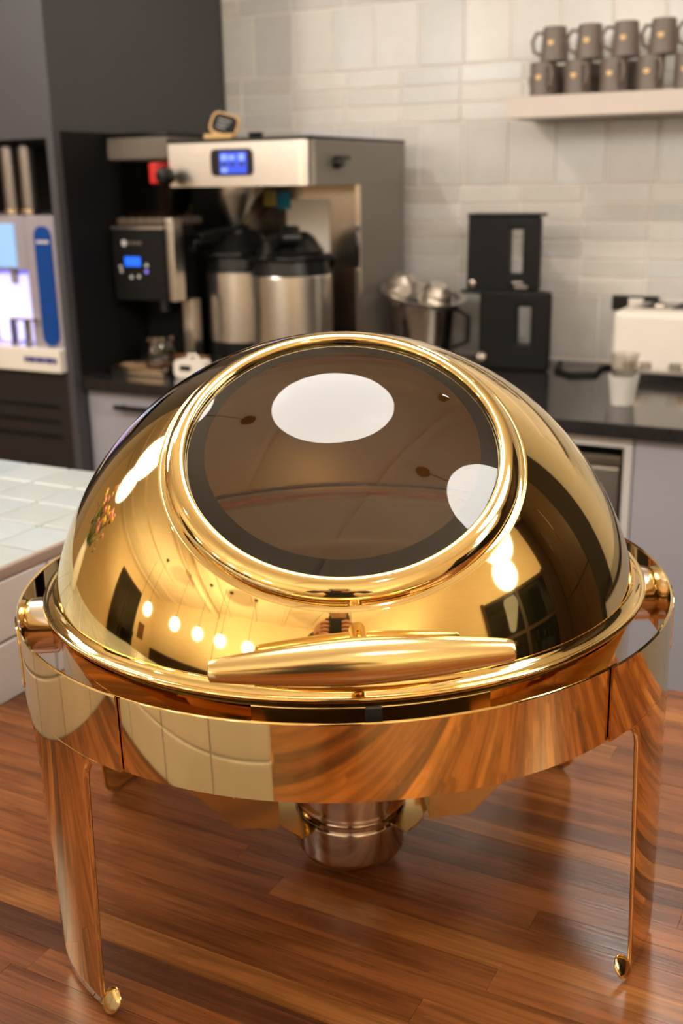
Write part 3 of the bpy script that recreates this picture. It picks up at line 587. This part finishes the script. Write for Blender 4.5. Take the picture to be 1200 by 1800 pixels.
for i in range(6):
    t = thing('mug', f'taupe mug upside down in the upper row, {NTH[i]} from the left', 'mug', -0.440 + i * 0.0785, 1.866, SZ + MH + 0.0008, 'mugs on the floating shelf', rz=PI if i < 1 else PI + 0.25 * (i % 3 - 1))
    mug_parts(t, True); emblem(t, math.radians(0) - PI + (0 if i < 1 else -0.25 * (i % 3 - 1)), 0.0278, 0.038)
for i in range(3):
    t = thing('mug', f'taupe mug behind the lower front row, {NTH[i]} of the back row', 'mug', -0.472 + i * 0.085, 1.955, SZ + 0.0003, 'mugs on the floating shelf', rz=PI)
    mug_parts(t, False)

# ------------------------------------------------------------------ butcher block island
BU0, BU1, BN0, BN1, RW = -0.4365, 1.25, -0.92, 0.402, 0.0236
bb = thing('butcher_block_island', 'reddish brown butcher block top of long glued staves', 'island', 0, 0, 0)
PAL = [srgb(134, 81, 43), srgb(124, 73, 38), srgb(141, 87, 45), srgb(107, 63, 36), srgb(147, 94, 49), srgb(128, 76, 41), srgb(92, 55, 34), srgb(180, 117, 60)]
WTS = [5, 5, 4, 4, 3, 5, 3, 1]
n = BN0; row = 0
while n < BN1 - 0.004:
    n1 = min(n + RW, BN1); u = BU0 - random.uniform(0, 0.25)
    while u < BU1:
        ln = random.uniform(0.34, 0.78); a, b = max(u, BU0), min(u + ln, BU1)
        if b - a > 0.01:
            hl, hw = (b - a) / 2 - 0.00012, (n1 - n) / 2 - 0.00012
            o = bx(-hl, hl, -hw, hw, -0.04, random.uniform(-0.00015, 0)).build('stave', WOOD, bb, ((a + b) / 2, (n + n1) / 2, 0), 0)
            o.color = random.choices(PAL, WTS)[0]
        u += ln
    n = n1; row += 1
bx(BU0 + 0.03, BU1 - 0.05, BN0 + 0.06, BN1 - 0.03, ZF, -0.0405).build('island_base', CABW, bb, smooth=0)

# ------------------------------------------------------------------ tiled ledge beside the block
LZ, LU = 0.14, -0.438
lg = thing('tiled_ledge', 'raised pale tiled ledge at the left of the butcher block', 'ledge', 0, 0, 0)
bx(-1.25, LU - 0.006, -0.95, 0.437, ZF, LZ - 0.004).build('ledge_core', GROUT, lg, smooth=0)
TL = srgb(176, 184, 186)
nj = [0.153 + 0.0688 * k for k in range(-16, 5)]; nj[-1] = 0.436
uj = [LU, LU - 0.067] + [LU - 0.067 - 0.07 * k for k in range(1, 11)]
lm = {}
def ltile(key, mk):
    if key not in lm: lm[key] = mk()
    o = bpy.data.objects.new('tile', lm[key]); COL.objects.link(o); o.parent = lg; return o
for j in range(len(nj) - 1):
    for i in range(len(uj) - 1):
        a, b, c, d = uj[i + 1] + 0.0019, uj[i] - (0.0019 if i else 0.004), nj[j] + 0.0019, nj[j + 1] - 0.0019
        hx, hy = round((b - a) / 2, 4), round((d - c) / 2, 4)
        o = ltile(('t', hx, hy), lambda: bx(-hx, hx, -hy, hy, -0.004, 0.0, bev=0.0012, seg=1).mesh('tile', TILE, 0))
        o.location = ((a + b) / 2, (c + d) / 2, LZ); o.rotation_euler = (random.gauss(0, 0.003), random.gauss(0, 0.003), 0); o.color = tile_color(TL, 0.05)
RE = 0.08
bx(LU - 0.006, RE - 0.006, -0.95, -0.486, 0.0005, LZ - 0.004).build('ledge_return', GROUT, lg, smooth=0)
for j in range(6):
    for i in range(8):
        a = LU + 0.002 + i * 0.0644; d = -0.482 - j * 0.0724
        o = ltile('r', lambda: bx(-0.0304, 0.0304, -0.0344, 0.0344, -0.004, 0.0, bev=0.0012, seg=1).mesh('tile', TILE, 0))
        o.location = (a + 0.0322, d - 0.0362, LZ); o.color = tile_color(TL, 0.05)
for z in (0.032, 0.0955):
    for i in range(4):
        o = ltile('f', lambda: bx(-0.0632, 0.0632, -0.003, 0.003, -0.0305, 0.0305, bev=0.0012, seg=1).mesh('tile', TILE, 0))
        o.location = (LU + 0.0645 + i * 0.129, -0.483, z); o.color = tile_color(srgb(196, 192, 192), 0.03)
    for i in range(3):
        o = ltile('g', lambda: bx(-0.003, 0.003, -0.0705, 0.0705, -0.0305, 0.0305, bev=0.0012, seg=1).mesh('tile', TILE, 0))
        o.location = (RE - 0.003, -0.48 - 0.0735 - i * 0.147, z); o.color = tile_color(srgb(196, 192, 192), 0.03)
TS = srgb(196, 192, 192)
for z0, z1 in ((-0.001, 0.0615), (0.0645, 0.1265)):
    nn = 0.436
    while nn > -0.95:
        c = max(nn - 0.138, -0.95); hy = round((nn - c) / 2 - 0.0012, 4); hz = (z1 - z0) / 2
        o = ltile(('s', hy, round(hz, 4)), lambda: bx(-0.003, 0.003, -hy, hy, -hz, hz, bev=0.0012, seg=1).mesh('tile', TILE, 0))
        o.location = (LU - 0.003, (nn + c) / 2, (z0 + z1) / 2); o.color = tile_color(TS, 0.03); nn -= 0.138
bx(LU - 0.008, LU + 0.0005, -0.95, 0.437, LZ - 0.0125, LZ - 0.0002, bev=0.002).build('edge_trim', mat('taupe_trim', srgb(150, 132, 122), 0.4), lg)

# ------------------------------------------------------------------ flower vase on the ledge, mirrored in the lid
fv = thing('flower_vase', 'white vase of pink and yellow flowers on the tiled ledge', 'vase', -0.93, -0.02, LZ + 0.0005)
MB().lathe([(0, 0), (0.035, 0), (0.05, 0.05), (0.045, 0.11), (0.03, 0.15), (0.034, 0.165), (0.03, 0.163), (0.026, 0.15), (0.04, 0.11), (0.045, 0.05), (0.03, 0.005), (0, 0.004)], 28).build('vase_body', CERAM, fv)
rnd = random.Random(3); lv = MB(); st = MB(); pk = MB(); yl = MB()
for k in range(26):
    a = rnd.uniform(0, 2 * PI); sp = rnd.uniform(0.02, 0.16); h = rnd.uniform(0.24, 0.42)
    tip = Vector((sp * math.cos(a), sp * math.sin(a), h)); st.tube([(0.01 * math.cos(a), 0.01 * math.sin(a), 0.02), (sp * 0.12 * math.cos(a), sp * 0.12 * math.sin(a), 0.16), tip], 0.0016, 5)
    (pk if k % 3 else yl).sphere(tip, rnd.uniform(0.013, 0.024), 8, 6, (1, 1, 0.7))
    for q in range(3):
        p = tip * rnd.uniform(0.5, 0.9); p.z = max(p.z, 0.17); d = Vector((rnd.uniform(-1, 1), rnd.uniform(-1, 1), rnd.uniform(-0.2, 0.8))).normalized() * 0.05; s = d.cross(Vector((0, 0, 1))).normalized() * 0.012
        lv.add([p, p + d * 0.5 + s, p + d, p + d * 0.5 - s], [(0, 1, 2, 3)])
st.build('stems', GREEN, fv)['kind'] = 'stuff'; lv.build('leaves', GREEN, fv, smooth=0)['kind'] = 'stuff'
pk.build('pink_blossoms', PINK, fv)['kind'] = 'stuff'; yl.build('yellow_blossoms', YELLOW, fv)['kind'] = 'stuff'

# ------------------------------------------------------------------ chafing dish
TILT = 0.0121; DYAW = 0.0683
cf = bpy.data.objects.new('chafing_dish', None); COL.objects.link(cf)
tag(cf, 'polished gold round chafing dish with a domed roll-top lid and round window', 'chafing dish')
cf.matrix_world = Matrix.Translation((0.0012, 0, 0)) @ Matrix.Rotation(-TILT, 4, 'Y') @ Matrix.Rotation(DYAW, 4, 'Z')
def deg(a): return math.radians(a)
RZ0, RZ1, RR = 0.1867, 0.2335, 0.2255
ZRIM, ZS, RD = 0.2402, 0.201, 0.2057
EL = 0.9658; GR, TRR = 0.0933, 0.1065
# --- lid dome: sphere from the window opening down to the rim
WN = Vector((math.sin(0.0176 - DYAW) * math.cos(EL), -math.cos(0.0176 - DYAW) * math.cos(EL), math.sin(EL)))
WX = Vector((0, 0, 1)).cross(WN).normalized(); WY = WN.cross(WX)
SC = Vector((0, 0, ZS)); ZD = ZRIM + 0.004 - ZS
def dome_pt(fi, v):
    t0 = math.asin((TRR + 0.003) / RD); d = WX * math.cos(fi) + WY * math.sin(fi)
    A, Bq = WN.z, d.z; R_ = math.hypot(A, Bq); ph = math.atan2(Bq, A); t1 = ph + math.acos(max(-1, min(1, ZD / RD / R_)))
    t = t0 + (t1 - t0) * v
    return SC + (WN * math.cos(t) + d * math.sin(t)) * RD
lid = MB().grid(lambda a, b: dome_pt(2 * PI * a, b), 200, 60)
rr = math.sqrt(RD ** 2 - ZD ** 2)
lid = lid.build('lid', GOLDD, cf, smooth=50)
sol = lid.modifiers.new('shell', 'SOLIDIFY'); sol.thickness = 0.0012; sol.offset = -1
MB().lathe([(rr, ZRIM + 0.004), (rr + 0.0008, ZRIM + 0.0018), (rr + 0.0025, ZRIM + 0.0002), (0.2058, ZRIM - 0.0008), (0.2072, ZRIM + 0.0004), (0.2088, ZRIM + 0.0001), (0.2096, ZRIM - 0.0012), (0.2094, ZRIM - 0.0028), (0.2082, ZRIM - 0.0036), (0.2066, ZRIM - 0.0032), (0.205, ZRIM - 0.0026), (rr - 0.001, ZRIM - 0.0018), (rr - 0.0015, ZRIM + 0.0035)], 200, closed=True).build('lid_rim', GOLD, lid, smooth=60)
# --- window: gold bead, black printed band, smoked glass (all turned about the window's own axis)
WM = Matrix((WX.to_4d(), WY.to_4d(), WN.to_4d(), (0, 0, 0, 1))).transposed(); WM = Matrix([[WX.x, WY.x, WN.x, SC.x], [WX.y, WY.y, WN.y, SC.y], [WX.z, WY.z, WN.z, SC.z], [0, 0, 0, 1]])
def sph(r, dz=0.0): return (r, math.sqrt(RD * RD - r * r) + dz)
h0 = sph(GR)[1]
bead = [sph(TRR + 0.0034, -0.0003), (TRR + 0.0026, sph(TRR + 0.0026)[1] - 0.0016), (TRR + 0.0012, sph(TRR)[1] - 0.0018), (TRR + 0.0004, sph(TRR)[1] - 0.0008)]
bead += [(0.1000 + 0.0066 * math.cos(t), h0 - 0.0026 + 0.0046 * math.sin(t) - 0.0026 * math.cos(t)) for t in [PI * i / 14 for i in range(0, 15)]]
bead += [(GR - 0.0002, h0 - 0.003), (GR + 0.001, h0 - 0.006), (TRR, h0 - 0.008)]
MB().lathe(bead, 180, closed=True).build('window_trim', GOLD, lid, smooth=60).matrix_local = WM
RG = 0.30; hg = h0 - math.sqrt(RG * RG - GR * GR)
def capz(r): return hg + math.sqrt(RG * RG - r * r) - 0.0005
MB().lathe([(GR * k / 24, capz(GR * k / 24)) for k in range(25)], 120).build('window_glass', GLASSW, lid, smooth=60).matrix_local = WM
MB().lathe([(0.0822, capz(0.0822) - 0.0016), (0.088, capz(0.088) - 0.0016), (GR, capz(GR) - 0.0016)], 120).build('window_border', mat('black_print', (0.010, 0.0095, 0.010), 0.9, spec=0.0), lid, smooth=60).matrix_local = WM
# --- handle: a spindle on two short posts
HZ, HR = 0.268, 0.2225
hpf = []
for i in range(41):
    s = -1 + 2 * i / 40; hpf.append((s * 0.0785, 0.0058 + 0.0068 * (1 - abs(s) ** 1.7)))
HM = Matrix.Translation((-0.006, -HR, HZ)) @ Matrix.Rotation(-0.012, 4, 'Y')
hm = MB(); pts = [(-0.0797, 0, 0), (-0.0795, 0, 0)] + [(x, 0, 0) for x, r in hpf] + [(0.0795, 0, 0), (0.0797, 0, 0)]
hd = hm.tube(pts, [0.003, 0.0046] + [r for x, r in hpf] + [0.0046, 0.003], 32).build('lid_handle', GOLDB, lid, smooth=50); hd.matrix_local = HM
for x in (0.0,): MB().tube([(x, 0.004, 0.002), (x, 0.02, 0.003), (x, 0.034, 0.004)], [0.0045, 0.0045, 0.005], 20).build('handle_post', GOLD, hd)
# --- pan under the lid
pan = MB().lathe([(0.0, 0.178), (0.17, 0.178), (0.19, 0.181), (0.2, 0.19), (0.201, 0.229), (0.2055, 0.2312), (0.2055, 0.2326), (0.1995, 0.2326), (0.1985, 0.191), (0.189, 0.1825), (0.169, 0.1795), (0, 0.1795)], 160).build('water_pan', GOLD, cf, smooth=50)
MB().lathe([(0.0, 0.185), (0.165, 0.185), (0.183, 0.19), (0.189, 0.2), (0.190, 0.2345), (0.1985, 0.2355), (0.1985, 0.2365), (0.188, 0.2362), (0.187, 0.2005), (0.182, 0.1915), (0.164, 0.187), (0, 0.187)], 160).build('food_pan', mat('satin_steel', (0.66, 0.62, 0.57), 0.45, 0.35), pan, smooth=50)
fpz = MB().lathe([(0.2108, 0.189), (0.2118, 0.2352), (0.2114, 0.2358), (0.2108, 0.2352), (0.2096, 0.189)], 60, deg(-18), deg(18), closed=True).build('front_plate', GOLDB, cf, smooth=50)
MB().box(-0.0046, 0.0046, -0.2152, -0.2116, 0.2205, 0.2368, bev=0.0012).build('rubber_bumper', RUBBER, fpz)
# --- frame: two bands and two side panels with two legs each
def band(a0, a1, nm):
    p = [(RR, RZ0), (RR, RZ1 - 0.001), (RR - 0.0008, RZ1), (RR - 0.0018, RZ1 - 0.0002), (RR - 0.002, RZ1 - 0.001), (RR - 0.0016, RZ1 - 0.0014), (RR - 0.0014, RZ0 + 0.0014), (RR - 0.0036, RZ0 + 0.0014), (RR - 0.0036, RZ0)]
    return MB().lathe(p, 90, deg(a0), deg(a1), closed=True).build(nm, GOLD, cf, smooth=40)
band(-40.5, 40.5, 'front_band'); band(180 - 40.5, 180 + 40.5, 'rear_band')
PR = 0.2275
def pan_pt(a, z, r=PR): return (r * math.sin(a), -r * math.cos(a), z)
for sgn in (-1, 1):
    p = [(PR, RZ0), (PR, RZ1 + 0.0002), (PR - 0.0007, RZ1 + 0.001), (PR - 0.0018, RZ1 + 0.0004), (PR - 0.0014, RZ1 - 0.0008), (PR - 0.0014, RZ0)]
    a0, a1 = (38.5, 141.5)
    MB().lathe(p, 120, deg(sgn * a0), deg(sgn * a1), closed=True).build('side_panel', GOLD, cf, smooth=40)
    for rear in (0, 1):
        def conv(a): return deg(sgn * (180 - a if rear else a))
        def inner(z):
            if z > RZ0 - 0.016: return 42.4 + 4.2 * math.sqrt(max(0, 1 - ((z - (RZ0 - 0.016)) / 0.016) ** 2)) if z < RZ0 else 42.4
            return 46.6 + (RZ0 - 0.016 - z) / 0.17 * 2.4
        def outer(z):
            if z > RZ0 - 0.03: return 80.0 - 14.0 * math.sqrt(max(0, 1 - ((z - (RZ0 - 0.03)) / 0.03) ** 2)) if z < RZ0 else 80.0
            return 63.5 + 2.5 * (max(0, z) / (RZ0 - 0.03))
        xe = PR * math.sin(conv(55))
        zb = xe * -TILT + 0.0004
        zs = [RZ0 - (RZ0 - zb) * (i / 36) for i in range(37)]
        zs = [RZ0 + 0.0, RZ0 - 0.0005, RZ0 - 0.0015, RZ0 - 0.003, RZ0 - 0.006, RZ0 - 0.01, RZ0 - 0.016, RZ0 - 0.022, RZ0 - 0.03] + [RZ0 - 0.03 - (RZ0 - 0.03 - zb) * i / 24 for i in range(1, 25)]
        mbl = MB(); K = 14
        def lp(iu, iv):
            z = zs[min(int(round(iu * (len(zs) - 1))), len(zs) - 1)]
            ai, ao = inner(z), outer(z); a = ai + (ao - ai) * iv
            zz = z
            if iv > 0.75 and z < zb + 0.03: zz = z + ((iv - 0.75) / 0.25) ** 2 * 0.012 * (1 - (z - zb) / 0.03)
            return pan_pt(conv(a), zz)
        mbl.grid(lp, len(zs) - 1, K)
        lo = mbl.build('leg', GOLD, cf, smooth=50)
        sm = lo.modifiers.new('sheet', 'SOLIDIFY'); sm.thickness = 0.0014; sm.offset = -1 if (sgn < 0) != bool(rear) else -1
        # rounded foot tab turned inwards at the tip
        af = conv(48.6 if not rear else 48.6); tdir = -sgn if not rear else -sgn
        cx, cy, _ = pan_pt(af, 0)
        tang = Vector((math.cos(af), math.sin(af), 0)) * (-1 if (sgn > 0) != bool(rear) else 1)
        ft = MB().lathe([(0, 0.002), (0.005, 0.0019), (0.0078, 0.0012), (0.0084, 0.0002), (0.0078, -0.0006), (0.005, -0.0008), (0, -0.0008)], 32).build('foot', GOLD, lo, smooth=85)
        ft.matrix_local = Matrix.Translation(Vector((cx, cy, zb + 0.0084)) + tang * 0.0058 + Vector((-math.sin(af), math.cos(af), 0)) * 0.002) @ Matrix.Rotation(af, 4, 'Z') @ Matrix.Rotation(PI / 2 - 0.6, 4, 'X')
    # pivot hub between lid and frame
    pv = MB().lathe([(0.0, 0.2045), (0.0185, 0.2045), (0.0202, 0.206), (0.0202, 0.222), (0.0185, PR - 0.0016), (0, PR - 0.0016)], 40).build('pivot_hub', HUBS, cf, smooth=40)
    pv.matrix_local = Matrix.Translation((0, 0, 0.2075)) @ Matrix.Rotation(sgn * PI / 2, 4, 'Y')
    MB().prism(rrect(-0.012, 0.012, 0.004, 0.034, 0.008), -0.0, 0.0012).build('lid_ear', GOLD, lid).matrix_local = Matrix.Translation((sgn * 0.2042, 0, ZS)) @ Matrix.Rotation(sgn * PI / 2, 4, 'Z')
    # pressed slot rings on the outside of the panel
    for ac, hh, hw in ((77, 0.021, 5.0), (93, 0.021, 5.5)):
        loop = []
        for x, z in rrect(-hw, hw, -hh, hh, 1, 1): pass
        for i in range(40):
            t = 2 * PI * i / 40; cxx = hw * max(-1, min(1, 1.25 * math.cos(t))); zz = hh * max(-1, min(1, 1.1 * math.sin(t)))
            loop.append(pan_pt(deg(sgn * (ac + cxx)), (RZ0 + RZ1) / 2 + zz, PR + 0.0004))
        MB().tube(loop + [loop[0]], 0.0008, 6, caps=False).build('pressed_ring', GOLD, cf)
# --- strap that carries the burner
strap = [(-0.174, 0.1775), (-0.156, 0.142), (-0.128, 0.103), (-0.086, 0.058), (-0.055, 0.0555), (0.055, 0.0555), (0.086, 0.058), (0.128, 0.103), (0.156, 0.142), (0.174, 0.1775)]
HY = 0.042
for half in (strap[:5], strap[5:]):
    vs = []; fs = []
    for x, z in half:
        for y, dz in ((-HY, 0.024), (-HY, 0.0), (HY, 0.0), (HY, 0.024)): vs.append((x, y, z + dz * (1.0 if abs(x) < 0.13 else 0.6 if abs(x) < 0.16 else 0.0)))
    for i in range(len(half) - 1):
        for j in range(3): fs.append((i * 4 + j, i * 4 + 4 + j, i * 4 + 5 + j, i * 4 + 1 + j))
    so = MB().add(vs, fs).build('burner_strap', GOLDB, cf, smooth=0); q = so.modifiers.new('sheet', 'SOLIDIFY'); q.thickness = 0.001
for s_ in (-1, 1):
    MB().lathe([(0.0425, 0.0468), (0.0585, 0.0468), (0.0592, 0.0474), (0.0585, 0.048), (0.0425, 0.048)], 30, deg(90 * s_ - 50), deg(90 * s_ + 50), closed=True).build('burner_bracket', GOLDB, cf, smooth=40)
bn = bpy.data.objects.new('fuel_burner', None); COL.objects.link(bn); tag(bn, 'brushed steel fuel burner cup held under the gold chafing dish', 'burner')
bn.location = (0.001, 0, 0.011)
MB().lathe([(0, 0), (0.034, 0), (0.0385, 0.002), (0.0418, 0.008), (0.0418, 0.032), (0.0408, 0.0335), (0, 0.0335)], 64).build('fuel_cup', FUELST, bn, smooth=40)
MB().lathe([(0, 0.0336), (0.0395, 0.0336), (0.0395, 0.0355), (0.0412, 0.0365), (0.0412, 0.039), (0.0395, 0.0402), (0.0408, 0.0415), (0.0408, 0.044), (0.0398, 0.0455), (0.0398, 0.066), (0.0385, 0.068), (0.036, 0.068), (0.035, 0.06), (0, 0.058)], 64).build('snuffer_lid', FUELST, bn, smooth=40)

# ------------------------------------------------------------------ the photographer, mirrored in the lid
def skin_figure(name, verts, edges, root, m, parent, levels=2):
    me = bpy.data.meshes.new(name); me.from_pydata([q[:3] for q in verts], edges, []); o = bpy.data.objects.new(name, me); COL.objects.link(o); o.parent = parent
    sk = o.modifiers.new('skin', 'SKIN'); sk.use_smooth_shade = True
    for i, q in enumerate(verts):
        d = me.skin_vertices[0].data[i]; d.radius = (q[3], q[4] if len(q) > 4 else q[3]); d.use_root = (i == root)
    ss = o.modifiers.new('sub', 'SUBSURF'); ss.levels = levels; ss.render_levels = levels
    me.materials.append(m); return o
ph = bpy.data.objects.new('person', None); COL.objects.link(ph); tag(ph, 'person in dark clothes holding a camera, standing in front of the block', 'person'); ph.location = (-0.05, -1.28, ZF)
bodyv = [(0, 0, 0.9, .15, .11), (0, 0, 1.08, .13, .1), (0, 0, 1.27, .16, .11), (0, 0.01, 1.4, .07, .07),
         (-.19, 0, 1.36, .06), (-.25, .12, 1.14, .048), (-.1, .33, 1.26, .036), (.19, 0, 1.36, .06), (.25, .12, 1.14, .048), (.12, .33, 1.26, .036),
         (-.1, 0, .82, .095), (-.11, .02, .46, .062), (-.12, 0, .09, .045), (-.12, .12, .045, .04), (.1, 0, .82, .095), (.11, .02, .46, .062), (.12, 0, .09, .045), (.12, .12, .045, .04)]
bodye = [(0, 1), (1, 2), (2, 3), (2, 4), (4, 5), (5, 6), (2, 7), (7, 8), (8, 9), (0, 10), (10, 11), (11, 12), (12, 13), (0, 14), (14, 15), (15, 16), (16, 17)]
skin_figure('clothed_body', bodyv, bodye, 0, CLOTH, ph)
hdv = [(0, .01, 1.4, .05), (0, .02, 1.47, .052), (0, .035, 1.53, .07, .082), (0, .035, 1.6, .075, .088), (0, .03, 1.65, .05, .06)]
skin_figure('head', hdv, [(0, 1), (1, 2), (2, 3), (3, 4)], 0, SKIN, ph)
MB().sphere((0, 0.005, 1.6), 0.098, 24, 16, (0.95, 1.02, 1.02)).sphere((0, -0.05, 1.5), 0.085, 20, 12, (1.05, 0.7, 1.4)).build('hair', HAIR, ph)
for s in (-1, 1):
    MB().sphere((s * 0.03, 0.113, 1.575), 0.012, 12, 8).build('eye', CERAM, ph)
    hv = [(s * .115, .34, 1.265, .03), (s * .085, .375, 1.29, .034, .02)]; he = [(0, 1)]
    for k in range(4):
        b0 = len(hv); hv += [(s * (.08 - .002 * k), .40, 1.315 - .02 * k, .0095), (s * .052, .425, 1.315 - .02 * k, .009), (s * .03, .415, 1.313 - .02 * k, .008)]; he += [(1, b0), (b0, b0 + 1), (b0 + 1, b0 + 2)]
    b0 = len(hv); hv += [(s * .07, .365, 1.32, .011), (s * .05, .36, 1.34, .009)]; he += [(1, b0), (b0, b0 + 1)]
    skin_figure('hand', hv, he, 0, SKIN, ph, 1)
hc = thing('camera_body', 'black camera held in both hands of the person', 'camera', 0, 0, 0); hc.location = (-0.05, -0.86, ZF + 1.26); hc.rotation_euler = (0, 0, 0)
bx(-0.055, 0.055, -0.035, -0.005, 0, 0.08, bev=0.008).build('camera_case', BLACKM, hc)

bpy.context.view_layer.update()
